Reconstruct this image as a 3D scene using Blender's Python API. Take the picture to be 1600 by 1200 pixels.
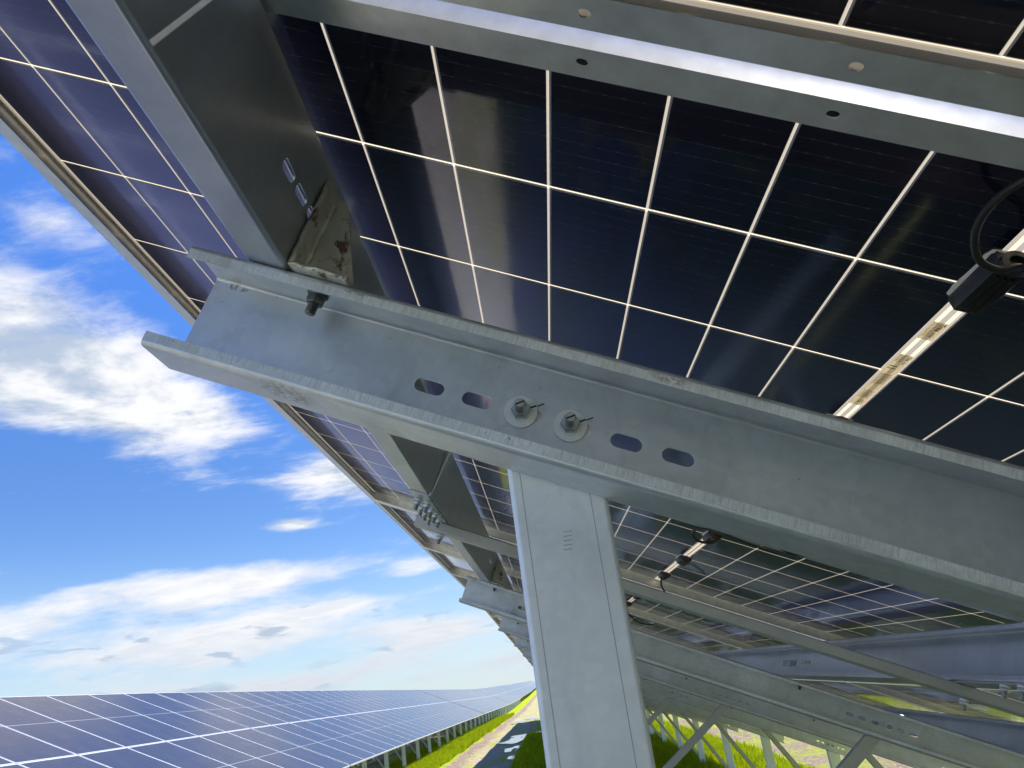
import bpy, bmesh, math, random
import numpy as np
from mathutils import Matrix, Vector
for o in list(bpy.data.objects): bpy.data.objects.remove(o)
SC = bpy.context.scene
COL = SC.collection
R = math.radians
# ------------------------------------------------------------------ camera
TILT = R(25); CT, ST = math.cos(TILT), math.sin(TILT)
Z0 = 2.7076                                   # height of the upper glass edge above the ground
cam_d = bpy.data.cameras.new("camera"); cam = bpy.data.objects.new("camera", cam_d); COL.objects.link(cam)
cam_d.sensor_width = 36; cam_d.lens = 27.02; cam_d.clip_start = 0.02; cam_d.clip_end = 6000
RC = Matrix(((0.990541127723825, 0.04762322220799947, -0.12868684079633258),
             (0.13716606177212512, -0.36899888323844915, 0.9192525744683575),
             (-0.0037075309221486497, -0.9282089489308455, -0.37204085977101553))).transposed()
cam.matrix_world = Matrix.Translation((0.61674741, -0.45404315, Z0 - 0.80756092)) @ RC.to_4x4()
SC.camera = cam
# ------------------------------------------------------------------ render look
SC.view_settings.view_transform = 'Standard'; SC.view_settings.look = 'None'
SC.view_settings.gamma = 1; SC.view_settings.use_curve_mapping = False
SC.view_settings.exposure = 1.12
SC.cycles.max_bounces = 10; SC.cycles.diffuse_bounces = 5; SC.cycles.glossy_bounces = 6; SC.cycles.transparent_max_bounces = 12
SC.cycles.use_denoising = True
SC.cycles.sample_clamp_indirect = 8
# ------------------------------------------------------------------ sun
SUN = Vector((0.58, 0.329, 0.813)).normalized()
sl = bpy.data.lights.new("sun", 'SUN'); sl.energy = 5.0; sl.angle = R(0.53); sl.color = (1.0, 0.95, 0.87)
so = bpy.data.objects.new("sun", sl); COL.objects.link(so); so.rotation_euler = SUN.to_track_quat('Z', 'Y').to_euler()
so.location = (20, 10, 25)

# ------------------------------------------------------------------ node helpers
class NT:
    def __init__(s, tree): s.t = tree; s.n = tree.nodes; s.l = tree.links
    def node(s, typ, **k):
        n = s.n.new(typ)
        for a, v in k.items(): setattr(n, a, v)
        return n
    def put(s, sock, v):
        if isinstance(v, bpy.types.NodeSocket): s.l.new(v, sock)
        elif v is not None:
            if isinstance(v, (tuple, list)) and len(v) == 3 and sock.type == 'RGBA': v = (*v, 1)
            sock.default_value = v
    def m(s, op, a, b=None, c=None, clamp=False):
        n = s.node('ShaderNodeMath', operation=op, use_clamp=clamp)
        for i, v in enumerate((a, b, c)):
            if v is not None: s.put(n.inputs[i], v)
        return n.outputs[0]
    def mix(s, f, a, b):
        n = s.node('ShaderNodeMix', data_type='RGBA'); s.put(n.inputs[0], f); s.put(n.inputs[6], a); s.put(n.inputs[7], b); return n.outputs[2]
    def mixs(s, f, a, b):
        n = s.node('ShaderNodeMixShader'); s.put(n.inputs[0], f); s.l.new(a, n.inputs[1]); s.l.new(b, n.inputs[2]); return n.outputs[0]
    def ss(s, x, a, b, lo=0., hi=1.):
        n = s.node('ShaderNodeMapRange', interpolation_type='SMOOTHSTEP'); s.put(n.inputs[0], x)
        for i, v in enumerate((a, b, lo, hi)): s.put(n.inputs[i + 1], v)
        return n.outputs[0]
    def mr(s, x, a, b, lo=0., hi=1.):
        n = s.node('ShaderNodeMapRange'); s.put(n.inputs[0], x)
        for i, v in enumerate((a, b, lo, hi)): s.put(n.inputs[i + 1], v)
        return n.outputs[0]
    def noise(s, vec, scale, detail=4, rough=.55, dist=0.):
        n = s.node('ShaderNodeTexNoise'); s.put(n.inputs['Vector'], vec); n.inputs['Scale'].default_value = scale
        n.inputs['Detail'].default_value = detail; n.inputs['Roughness'].default_value = rough; n.inputs['Distortion'].default_value = dist
        return n.outputs[0]
    def coord(s, which='Object', scale=None, loc=None, rot=None):
        c = s.node('ShaderNodeTexCoord').outputs[which]
        if scale is None and loc is None and rot is None: return c
        return s.map(c, scale, loc, rot)
    def map(s, c, scale=None, loc=None, rot=None):
        n = s.node('ShaderNodeMapping'); s.l.new(c, n.inputs[0])
        if loc: n.inputs[1].default_value = loc
        if rot: n.inputs[2].default_value = rot
        if scale: n.inputs[3].default_value = scale
        return n.outputs[0]
    def xyz(s, v):
        n = s.node('ShaderNodeSeparateXYZ'); s.l.new(v, n.inputs[0]); return n.outputs
    def cxyz(s, x, y, z):
        n = s.node('ShaderNodeCombineXYZ')
        for i, v in enumerate((x, y, z)): s.put(n.inputs[i], v)
        return n.outputs[0]
    def bump(s, h, strength=.3, dist=.002):
        n = s.node('ShaderNodeBump'); s.put(n.inputs['Height'], h); n.inputs['Strength'].default_value = strength; n.inputs['Distance'].default_value = dist
        return n.outputs[0]
    def pbr(s, **k):
        n = s.node('ShaderNodeBsdfPrincipled')
        for a, v in k.items(): s.put(n.inputs[a.replace('_', ' ')], v)
        return n.outputs[0]
def material(name):
    m = bpy.data.materials.new(name); m.use_nodes = True; m.node_tree.nodes.clear(); t = NT(m.node_tree)
    out = t.node('ShaderNodeOutputMaterial')
    return m, t, (lambda sh: t.l.new(sh, out.inputs[0]))

# ------------------------------------------------------------------ world: physical sky with broken cloud
W = bpy.data.worlds.new("World"); SC.world = W; W.use_nodes = True; W.node_tree.nodes.clear(); w = NT(W.node_tree)
wo = w.node('ShaderNodeOutputWorld'); bg = w.node('ShaderNodeBackground')
sky = w.node('ShaderNodeTexSky'); sky.sky_type = 'NISHITA'; sky.sun_disc = False
sky.sun_elevation = math.asin(SUN.z); sky.sun_rotation = math.atan2(SUN.x, SUN.y); sky.altitude = 300; sky.air_density = 1.0; sky.dust_density = 0.3; sky.ozone_density = 2.5
hs = w.node('ShaderNodeHueSaturation'); hs.inputs['Saturation'].default_value = 1.30; hs.inputs['Value'].default_value = 0.115; hs.inputs['Hue'].default_value = 0.514
w.l.new(sky.outputs[0], hs.inputs['Color'])
D = w.coord('Generated'); dx, dy, dz = w.xyz(D)
az = w.m('MULTIPLY', w.m('ARCTAN2', dx, dy), 57.29578)
el = w.m('MULTIPLY', w.m('ARCSINE', dz), 57.29578)
den = w.m('ADD', w.m('MAXIMUM', dz, 0.0), 0.11)
P = w.cxyz(w.m('DIVIDE', dx, den), w.m('DIVIDE', dy, den), 0.37)
def blob(a0, e0, sa, se, amp, rot=0.):
    c, s_ = math.cos(R(rot)), math.sin(R(rot))
    u = w.m('SUBTRACT', az, a0); v = w.m('SUBTRACT', el, e0)
    uu = w.m('ADD', w.m('MULTIPLY', u, c / sa), w.m('MULTIPLY', v, s_ / sa))
    vv = w.m('ADD', w.m('MULTIPLY', u, -s_ / se), w.m('MULTIPLY', v, c / se))
    q = w.m('ADD', w.m('MULTIPLY', uu, uu), w.m('MULTIPLY', vv, vv))
    return w.m('MULTIPLY', w.m('EXPONENT', w.m('MULTIPLY', q, -1.0)), amp)
blobs = [(-33, 23.5, 10, 4.4, .40, -8), (-24, 20.8, 8, 2.4, .26, -12), (-12.5, 16.5, 5, 1.9, .40, 0), (-34, 32.8, 5, 1.5, .17, -10), (-38, 36.5, 3.0, 1.6, .14, 0), (-38, 28.5, 6, 2.2, .16, 0),
         (-17.2, 13.2, 1.9, .5, .34, 0), (-8.5, 9.3, 3.5, .6, .33, 6), (-24, 9.3, 13, 1.5, .38, 3), (-14, 7.2, 9, .8, .28, 5), (-8.2, 5.0, 5, 1.3, .22, 0), (-28, 5.8, 14, 1.4, .18, 0),
         (-16, 1.5, 60, 3.0, .25, 0), (-16, 6.0, 40, 3.0, .10, 0), (40, 35, 30, 12, .2, 0), (180, 30, 60, 12, .12, 0), (-95, 25, 45, 10, .22, 0), (-90, 55, 40, 10, .12, 0)]
cov = None
for b in blobs:
    q = blob(*b); cov = q if cov is None else w.m('ADD', cov, q)
big = w.noise(w.map(P, scale=(1.0, 1.3, 1)), 1.9, 9, .62, .25)
fine = w.noise(w.map(P, scale=(1.0, 2.2, 1), rot=(0, 0, .4)), 6.0, 8, .62, .4)
nn = w.m('ADD', w.m('MULTIPLY', big, .68), w.m('MULTIPLY', fine, .32))
lowv = w.cxyz(w.m('MULTIPLY', w.m('ADD', az, w.m('MULTIPLY', el, -1.2)), .050), w.m('MULTIPLY', el, .17), 5.3)
lown = w.noise(lowv, 1.7, 8, .60, .15)
lf = w.ss(el, 10.0, 15.0, 1.0, 0.0)
nn = w.m('ADD', w.m('MULTIPLY', nn, w.m('SUBTRACT', 1.0, lf)), w.m('MULTIPLY', lown, lf))
dens = w.ss(w.m('ADD', nn, cov), .60, .90)
# self shading: the density sampled a little towards the sun
P2 = w.map(P, loc=(0.10, 0.05, 0))
big2 = w.noise(w.map(P2, scale=(1.0, 1.3, 1)), 1.9, 5, .6, .25)
shade = w.m('MULTIPLY', w.ss(w.m('ADD', w.m('SUBTRACT', big2, big), w.m('MULTIPLY', dens, .05)), -.03, .15), w.m('SUBTRACT', 1.0, w.m('MULTIPLY', lf, .75)))
ccol = w.mix(shade, (0.60, 0.605, 0.62), (0.30, 0.36, 0.46))
lowgrey = w.ss(el, 1.0, 9.0, 1.0, 0.0)
ccol = w.mix(w.m('MULTIPLY', lowgrey, .80), ccol, (0.40, 0.43, 0.49))
hz = w.ss(el, -1.0, 13.0, 0.70, 0.0)
lift = w.node('ShaderNodeVectorMath', operation='SCALE'); w.l.new(hs.outputs[0], lift.inputs[0]); w.l.new(w.ss(el, 12, 38, .90, 1.50), lift.inputs['Scale'])
skyc = w.mix(hz, lift.outputs[0], (0.32, 0.41, 0.53))
# low dark stratus bits in front of the pale bank
st = w.noise(w.cxyz(w.m('MULTIPLY', az, .22), w.m('MULTIPLY', el, .9), 3.1), 1.0, 5, .5, .3)
stm = w.m('MULTIPLY', w.ss(st, .56, .64), w.m('MULTIPLY', w.ss(el, 1.0, 3.0), w.ss(el, 6.5, 9.0, 1, 0)))
ccol = w.mix(w.m('MULTIPLY', stm, .75), ccol, (0.25, 0.32, 0.43))
fin = w.mix(dens, skyc, ccol)
w.l.new(fin, bg.inputs[0]); bg.inputs[1].default_value = 0.76
w.l.new(bg.outputs[0], wo.inputs[0])

# ------------------------------------------------------------------ materials
def steel(name, base=(.46, .48, .50), rough=.42, metal=.72, grain=(1, 1, 1), spangle=.10, brushed=0., rust=0., bumpy=.22, spots=()):
    m, t, out = material(name)
    c = t.coord('Object')
    n1 = t.noise(t.map(c, scale=grain), 14, 5, .6)
    n2 = t.noise(c, 3.2, 3, .5, .3)
    v = t.node('ShaderNodeTexVoronoi'); t.l.new(c, v.inputs['Vector']); v.inputs['Scale'].default_value = 95
    vv = t.xyz(v.outputs['Color'])[0]
    val = t.m('ADD', t.m('ADD', t.m('MULTIPLY', t.m('SUBTRACT', n1, .5), spangle * 2.2), t.m('MULTIPLY', t.m('SUBTRACT', n2, .5), spangle * 2.6)), t.m('MULTIPLY', t.m('SUBTRACT', vv, .5), spangle * .45))
    f = t.m('ADD', 1.0, val)
    col = t.node('ShaderNodeVectorMath', operation='SCALE'); col.inputs[0].default_value = base; t.l.new(f, col.inputs['Scale'])
    colo = col.outputs[0]
    if brushed:
        bn = t.noise(t.map(c, scale=(420, 60, 60), rot=(0, .35, 0)), 1.0, 3, .7)
        colo = t.mix(t.ss(bn, .42, .70, 0, .42), colo, (.40, .43, .47))
    # dust specks
    sp = t.noise(c, 130, 2, .5)
    colo = t.mix(t.m('MULTIPLY', t.ss(sp, .74, .80), .55), colo, (.16, .16, .16))
    # faint water and dirt films
    film = t.ss(t.noise(t.map(c, scale=(1, 1, .35)), 5.5, 6, .7, .6), .56, .74)
    colo = t.mix(t.m('MULTIPLY', film, .30), colo, (.30, .29, .27))
    for (sx_, sy_, sz_, rx_, rz_, sc_) in spots:
        px_, py_, pz_ = t.xyz(c)
        q = t.m('ADD', t.m('ADD', t.m('POWER', t.m('DIVIDE', t.m('SUBTRACT', px_, sx_), rx_), 2.0), t.m('POWER', t.m('DIVIDE', t.m('SUBTRACT', pz_, sz_), rz_), 2.0)), t.m('POWER', t.m('DIVIDE', t.m('SUBTRACT', py_, sy_), .03), 2.0))
        q = t.m('MULTIPLY', t.ss(q, .1, 1.2, 1, 0), t.ss(t.noise(c, 150, 4, .7), .42, .56))
        colo = t.mix(t.m('MULTIPLY', q, .7), colo, sc_)
    if rust:
        rn = t.ss(t.noise(c, 42, 6, .68, .5), .62 - rust * .1, .70 - rust * .06)
        colo = t.mix(rn, colo, (.11, .06, .035))
        rgh = t.m('ADD', rough, t.m('MULTIPLY', rn, .4))
        met = t.m('MULTIPLY', t.m('SUBTRACT', 1., rn), metal)
    else:
        rgh = t.m('ADD', rough, t.m('ADD', t.m('MULTIPLY', t.m('SUBTRACT', n2, .5), .22), t.m('MULTIPLY', film, .14))); met = t.m('SUBTRACT', metal, t.m('MULTIPLY', film, .3))
    hb = t.m('ADD', t.m('MULTIPLY', n1, .6), t.m('MULTIPLY', t.noise(c, 300, 2, .5), .25))
    if brushed:
        pass
        hb = t.m('ADD', hb, t.m('MULTIPLY', t.noise(t.map(c, scale=(260, 30, 30), rot=(0, 0, .0)), 1.0, 3, .7), brushed))
    out(t.pbr(Base_Color=colo, Metallic=met, Roughness=rgh, Normal=t.bump(hb, bumpy + brushed * .25, .0012)))
    return m
M_RAFTER = steel('galvanised_steel', (.62, .665, .74), .38, .62, spangle=.20, spots=((.437, .300, -.171, .016, .005, (.10, .055, .03)), (.565, .262, -.286, .035, .01, (.20, .19, .18)), (1.30, .27, -.286, .03, .01, (.22, .2, .19))))
M_LIP = steel('rolled_lip_steel', (.78, .82, .87), .48, .32, brushed=1.4, spangle=.22, spots=((.93, .236, -.170, .022, .007, (.30, .19, .12)), (.60, .236, -.168, .02, .004, (.32, .22, .15))))
M_PURLIN = steel('zinc_sheet_steel', (.47, .50, .56), .34, .74, spangle=.14, bumpy=.07)
M_POST = steel('post_steel', (.86, .90, .98), .50, .34, spangle=.13)
M_BRACE = steel('brace_steel', (.52, .54, .54), .45, .6)
M_CLEAT = steel('rusty_bracket_steel', (.52, .52, .50), .40, .45, rust=.75, spangle=.5)
M_BOLT = steel('bolt_zinc', (.52, .53, .55), .36, .8, spangle=.15)
M_DBOLT = steel('dark_bolt_zinc', (.16, .17, .18), .4, .7, spangle=.15)
M_WASH = steel('washer_zinc', (.86, .88, .90), .60, .15, spangle=.16)

def simple(name, col, rough=.5, metal=0., bump=0., bscale=80, **k):
    m, t, out = material(name)
    c = t.coord('Object'); n = t.noise(c, bscale, 4, .6)
    f = t.mr(n, .3, .7, .88, 1.1)
    v = t.node('ShaderNodeVectorMath', operation='SCALE'); v.inputs[0].default_value = col; t.l.new(f, v.inputs['Scale'])
    out(t.pbr(Base_Color=v.outputs[0], Roughness=rough, Metallic=metal, Normal=t.bump(n, bump, .001) if bump else None, **k))
    return m
M_FRAME = simple('anodised_aluminium', (.74, .73, .70), .30, .70, .05, 40)
M_FRAMEW = simple('pale_frame_aluminium', (.74, .75, .76), .35, .3, .0, 40)
M_BLACK = simple('black_plastic', (.012, .012, .013), .38, 0, .12, 200)
M_RUBBER = simple('black_cable_rubber', (.014, .014, .015), .42, 0, .1, 200)
M_SIL = simple('white_silicone', (.62, .61, .57), .5, 0, .4, 90)
M_INK = simple('black_ink', (.006, .006, .008), .6)
M_PRINT = simple('label_print_black', (.02, .02, .02), .6)
M_STAMP = simple('stamped_dark_line', (.44, .46, .50), .6, .3)

def cells(back):
    m, t, out = material('solar_glass_back' if back else 'solar_glass_front')
    c = t.coord('Object'); x, y, z = t.xyz(c)
    xa = t.m('SUBTRACT', t.m('ABSOLUTE', t.m('SUBTRACT', x, 1.19175)), .00975)
    sx = t.m('SIGN', t.m('SUBTRACT', x, 1.19175))
    yy = t.m('SUBTRACT', y, .0155)
    px, py = .106, .212
    def near(v, p):       # signed distance to the nearest multiple of p
        q = t.m('DIVIDE', v, p); return t.m('MULTIPLY', t.m('SUBTRACT', q, t.m('ROUND', q)), p)
    gx, gy = near(xa, px), near(yy, py)
    hwx, hwy = (.0024, .0037) if back else (.0012, .0012)
    aa = .00025
    lx = t.ss(t.m('ABSOLUTE', gx), hwx - aa, hwx + aa, 1, 0); ly = t.ss(t.m('ABSOLUTE', gy), hwy - aa, hwy + aa, 1, 0)
    strip = t.m('LESS_THAN', xa, 0.0)
    marg = t.m('MAXIMUM', t.m('GREATER_THAN', xa, 1.166), t.m('MAXIMUM', t.m('LESS_THAN', yy, 0.0), t.m('GREATER_THAN', yy, 1.272)))
    gap = t.m('MAXIMUM', t.m('MAXIMUM', lx, ly), t.m('MAXIMUM', strip, marg))
    # thin busbar wires
    wire = t.m('ABSOLUTE', near(t.m('ADD', yy, .0088), .212 / 12))
    wl = t.ss(wire, .0003, .0007, 1, 0)
    pad = t.m('ABSOLUTE', near(xa, .0178)); pl = t.m('MULTIPLY', t.ss(wire, .0005, .0011, 1, 0), t.ss(pad, .0008, .0022, 1, 0))
    wn = t.ss(t.noise(t.map(c, scale=(14, 60, 1)), 1.0, 3, .6), .35, .65, .25, 1.0)
    wl = t.m('MULTIPLY', t.m('ADD', t.m('MULTIPLY', wl, .55), pl, clamp=True), wn, clamp=True)
    if back:
        cellcol = t.mix(t.noise(t.map(c, scale=(2, 4, 1)), 1.3, 2, .5), (.0030, .0034, .011), (.008, .0065, .020))
        cellcol = t.mix(t.m('MULTIPLY', wl, .75), cellcol, (.10, .095, .11))
        # a gap has a greyer half where the cell edge sits behind the rear glass
        sgx = t.ss(t.m('MULTIPLY', gx, sx), -.0002, .0004)
        bright = t.m('MAXIMUM', t.m('MULTIPLY', lx, sgx), t.ss(t.m('ABSOLUTE', gy), .0019, .0027, 1, 0))
        cen = t.m('MULTIPLY', strip, t.m('LESS_THAN', xa, -.0068))
        edge = t.m('MULTIPLY', strip, t.m('GREATER_THAN', xa, -.0022))
        sb = t.m('MULTIPLY', strip, t.m('SUBTRACT', 1., t.m('MAXIMUM', cen, edge)))
        bright = t.m('MAXIMUM', t.m('MAXIMUM', bright, sb), marg, clamp=True)
        bright = t.m('MULTIPLY', bright, t.m('SUBTRACT', 1., t.m('MAXIMUM', cen, edge)))
        tr = t.node('ShaderNodeBsdfTranslucent'); t.put(tr.inputs[0], t.mix(t.m('MULTIPLY', bright, t.m('SUBTRACT', 1., t.m('MULTIPLY', marg, .55))), (.40, .37, .32), (.96, .82, .60)))
        df = t.node('ShaderNodeBsdfDiffuse'); t.put(df.inputs[0], t.mix(bright, (.34, .33, .30), (.60, .57, .50)))
        glow = t.mixs(.62, df.outputs[0], tr.outputs[0])
        cd = t.node('ShaderNodeBsdfDiffuse'); t.put(cd.inputs[0], cellcol)
        tex = t.node('ShaderNodeBsdfGlossy'); tex.inputs[0].default_value = (.22, .245, .48, 1); tex.inputs['Roughness'].default_value = .34
        lw = t.node('ShaderNodeLayerWeight'); lw.inputs[0].default_value = .5
        ad = t.node('ShaderNodeAddShader'); t.l.new(cd.outputs[0], ad.inputs[0]); bl = t.node('ShaderNodeBsdfTransparent'); bl.inputs[0].default_value = (0, 0, 0, 1); t.l.new(t.mixs(t.ss(lw.outputs['Facing'], .42, .70, .05, 1.0), bl.outputs[0], tex.outputs[0]), ad.inputs[1])
        body = t.mixs(gap, ad.outputs[0], glow)
        rg = t.mr(t.noise(t.map(c, scale=(6, 2, 1)), 1.6, 5, .65), .3, .75, .03, .13)
        hb = t.m('ADD', t.noise(c, 26, 3, .5), t.m('MULTIPLY', t.noise(t.map(c, scale=(30, 700, 30)), 1, 2, .5), .06))
        nb = t.bump(hb, .035, .002)
        ior = 1.56
    else:
        cellcol = t.mix(t.noise(t.map(c, scale=(1.2, 2.2, 1)), 1.1, 2, .5), (.020, .025, .050), (.052, .046, .050))  # brownish noise tone paints cloud reflections into the front cell colour
        cellcol = t.mix(t.m('MULTIPLY', wl, .25), cellcol, (.12, .13, .15))
        tp = t.node('ShaderNodeBsdfTransparent'); cd = t.node('ShaderNodeBsdfDiffuse'); t.put(cd.inputs[0], cellcol)
        cw = t.node('ShaderNodeBsdfDiffuse'); cw.inputs[0].default_value = (.62, .64, .68, 1)
        wf = t.m('MAXIMUM', t.m('MULTIPLY', marg, .72), t.m('ADD', .10, t.m('MULTIPLY', strip, .25)))
        body = t.mixs(gap, cd.outputs[0], t.mixs(wf, tp.outputs[0], cw.outputs[0]))
        rg = t.mr(t.noise(t.map(c, scale=(2, 2, 1)), 2.0, 4, .6), .3, .7, .10, .20)
        nb = None; ior = 1.40
    gl = t.node('ShaderNodeBsdfGlossy'); gl.inputs[0].default_value = (1, 1, 1, 1) if back else (.84, .79, .76, 1); t.put(gl.inputs['Roughness'], rg)
    fr = t.node('ShaderNodeFresnel'); fr.inputs[0].default_value = ior
    if nb is not None: t.put(gl.inputs['Normal'], nb)
    out(t.mixs(fr.outputs[0], body, gl.outputs[0]))
    return m
M_BACK = cells(True); M_FRONT = cells(False)

# sticker paper: fine rows of grey print
m, t, out = material('label_paper'); c = t.coord('Object'); x, y, z = t.xyz(c)
tr = t.node('ShaderNodeBsdfTranslucent'); tr.inputs[0].default_value = (.96, .92, .78, 1)
df = t.node('ShaderNodeBsdfDiffuse'); df.inputs[0].default_value = (.84, .80, .68, 1)
out(t.mixs(.62, df.outputs[0], tr.outputs[0])); M_PAPER = m

# ground
def ground_material():
    m, t, out = material('field_ground'); c = t.coord('Object'); x, y, z = t.xyz(c)
    wob = t.m('MULTIPLY', t.m('SUBTRACT', t.noise(t.map(c, scale=(.5, .18, 1)), 1.0, 5, .6), .5), 1.1)
    wob2 = t.m('MULTIPLY', t.m('SUBTRACT', t.noise(c, 2.2, 5, .65), .5), .9)
    xx = t.m('ADD', x, t.m('ADD', wob, wob2))
    n = t.noise(c, 5.0, 6, .7); n3 = t.noise(c, 26, 5, .7); n4 = t.noise(t.map(c, scale=(1, .35, 1)), 1.3, 5, .62, .5)
    grass = t.mix(t.ss(n, .35, .65), (.27, .34, .006), (.42, .48, .012))
    grass = t.mix(t.ss(n3, .42, .62, 0, .55), grass, (.09, .15, .008))
    grass = t.mix(t.ss(t.noise(c, 9.0, 5, .75), .58, .70, 0, .6), grass, (.40, .34, .10))
    soil = t.mix(t.ss(n3, .35, .65), (.15, .10, .08), (.33, .235, .19)); pale = t.mix(t.ss(n3, .35, .65), (.34, .31, .29), (.52, .49, .47))
    mud = t.mix(t.ss(n, .35, .7), (.30, .22, .17), (.52, .42, .35))
    # green strips, bare tracks between the rows
    g = t.m('MULTIPLY', t.m('MULTIPLY', t.ss(xx, -5.9, -5.6), t.ss(xx, -3.3, -3.05, 1, 0)), t.ss(y, 5.0, 9.0, .12, 1))
    patchy = t.m('MULTIPLY', t.ss(xx, -2.9, -2.3), t.ss(t.m('ADD', t.m('MULTIPLY', n4, .6), t.m('MULTIPLY', n3, .4)), .44, .58))
    near_y = t.ss(y, 9.0, 12.0)
    g2 = t.m('MULTIPLY', t.ss(xx, t.mr(near_y, 0, 1, -.2, -.9), t.mr(near_y, 0, 1, .4, -.4)), t.ss(xx, 4.95, 5.15, 1, 0))
    away = t.ss(t.noise(t.map(c, scale=(1, .4, 1)), .5, 4, .6), .46, .56)
    g3 = t.m('MULTIPLY', t.ss(xx, 6.4, 6.7), away); g4 = t.m('MULTIPLY', t.ss(xx, -5.9, -5.5, 1, 0), away)
    yb = t.ss(y, 3.0, 9.0, .55, 1.0)  # green share of the unseen near ground, set for its bounce onto the steel
    gm = t.m('MAXIMUM', t.m('MAXIMUM', t.m('MAXIMUM', g, t.m('MULTIPLY', g2, yb)), t.m('MULTIPLY', patchy, .8)), t.m('MAXIMUM', g3, g4), clamp=True)
    base = t.mix(t.ss(xx, -2.7, -2.3), soil, mud)
    base = t.mix(t.ss(xx, 3., 4.), base, soil)
    base = t.mix(t.ss(y, 9.0, 13.0, 1, 0), base, pale)  # unseen near ground made paler, added to bounce more light up onto the steel
    col = t.mix(gm, base, grass)
    peb = t.node('ShaderNodeTexVoronoi'); t.l.new(c, peb.inputs['Vector']); peb.inputs['Scale'].default_value = 16
    pv = t.xyz(peb.outputs['Color'])[0]
    col = t.mix(t.m('MULTIPLY', t.m('SUBTRACT', 1., gm), t.ss(pv, .70, .95, 0, .5)), col, (.46, .42, .38))
    col = t.mix(t.m('MULTIPLY', t.m('SUBTRACT', 1., gm), t.ss(pv, .05, .30, .55, 0)), col, (.10, .075, .06))
    h = t.m('ADD', t.m('MULTIPLY', n3, .9), n)
    out(t.pbr(Base_Color=col, Roughness=.95, Specular_IOR_Level=.15, Normal=t.bump(h, .8, .06)))
    return m
M_GROUND = ground_material()
m, t, out = material('grass_blades'); c = t.coord('Object'); n = t.noise(c, 3.0, 3, .6); n2 = t.noise(c, 40, 2, .6)
gc = t.mix(t.ss(n, .35, .65), (.28, .36, .006), (.44, .50, .010)); gc = t.mix(t.ss(n2, .35, .7, 0, .6), gc, (.17, .26, .008)); gc = t.mix(t.ss(t.noise(c, 17, 3, .7), .60, .68, 0, .8), gc, (.46, .40, .14))
df = t.node('ShaderNodeBsdfDiffuse'); t.put(df.inputs[0], gc); tr = t.node('ShaderNodeBsdfTranslucent'); t.put(tr.inputs[0], gc)
out(t.mixs(.4, df.outputs[0], tr.outputs[0])); M_GRASS = m
M_HILL = simple('far_hill_green', (.16, .25, .22), 1.0, 0, .0, .02)
m, t, out = material('puddle_water')
out(t.pbr(Base_Color=(.30, .30, .30), Roughness=.07, Metallic=.55, Normal=t.bump(t.noise(t.coord('Object'), 4, 3, .5), .05, .01))); M_WATER = m

# ------------------------------------------------------------------ mesh helpers
def mesh_obj(name, verts, faces, mat, smooth=None, mats=None, fm=None):
    me = bpy.data.meshes.new(name); me.from_pydata([tuple(v) for v in verts], [], faces)
    for q in (mats or [mat]): me.materials.append(q)
    if fm: me.polygons.foreach_set('material_index', fm)
    me.validate(); me.update()
    bm = bmesh.new(); bm.from_mesh(me); bmesh.ops.recalc_face_normals(bm, faces=bm.faces); bm.to_mesh(me); bm.free()
    if smooth: smoothen(me, smooth)
    o = bpy.data.objects.new(name, me); return o
def smoothen(me, deg):
    me.polygons.foreach_set('use_smooth', [True] * len(me.polygons)); me.set_sharp_from_angle(angle=R(deg)); me.update()
def weighted(o):
    COL.objects.link(o); md = o.modifiers.new('w', 'WEIGHTED_NORMAL'); md.keep_sharp = True; md.weight = 100; md.mode = 'FACE_AREA'
    dg = bpy.context.evaluated_depsgraph_get(); dg.update(); me = bpy.data.meshes.new_from_object(o.evaluated_get(dg)); o.modifiers.clear(); o.data = me; COL.objects.unlink(o); return o
def link(o, parent=None, loc=None, rot=None):
    COL.objects.link(o)
    if parent: o.parent = parent
    if loc is not None: o.location = loc
    if rot is not None: o.rotation_euler = rot
    return o
def c_section(h, wd, lip, t=.0025, r=.004, seg=4):
    """C profile in (u,v): web at u=0..t, flanges to u=wd, v in -h/2..h/2; returns outer and inner rings"""
    cl = [(wd, h / 2 - lip), (wd, h / 2), (0, h / 2), (0, -h / 2), (wd, -h / 2), (wd, -h / 2 + lip)]
    def ring(off):
        pts = [(wd - off, h / 2 - lip)]
        cors = [(wd, h / 2, -1, -1, 0), (0, h / 2, 1, -1, 90), (0, -h / 2, 1, 1, 180), (wd, -h / 2, -1, 1, 270)]
        for (cx, cy, sx, sy, a0) in cors:
            rr = r + t; ccx, ccy = cx + sx * rr, cy + sy * rr; rad = rr - off
            for k in range(seg + 1):
                a = R(a0 + 90 * k / seg); pts.append((ccx + rad * math.cos(a), ccy + rad * math.sin(a)))
        pts.append((wd - off, -h / 2 + lip)); return pts
    return ring(0), ring(t)
def extrude(name, rings, p0, p1, fn, mat, lipmat=None):
    """fn(u,v,s)->xyz ; s runs p0..p1"""
    O, I = rings; n = len(O); V = []; F = []; fm = []
    for s in (p0, p1):
        V += [fn(u, v, s) for u, v in O]; V += [fn(u, v, s) for u, v in I]
    def o(i, e): return e * 2 * n + i
    def q(i, e): return e * 2 * n + n + i
    for i in range(n - 1):
        lp = 1 if (i == 0 or i == n - 2) else 0
        F.append((o(i, 0), o(i + 1, 0), o(i + 1, 1), o(i, 1))); fm.append(lp)
        F.append((q(i, 0), q(i, 1), q(i + 1, 1), q(i + 1, 0))); fm.append(lp)
        for e in (0, 1): F.append((o(i, e), o(i + 1, e), q(i + 1, e), q(i, e))); fm.append(0)
    for i in (0, n - 1): F.append((o(i, 0), q(i, 0), q(i, 1), o(i, 1))); fm.append(0)
    return mesh_obj(name, V, F, mat, None, [mat, lipmat or mat], fm)
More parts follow.
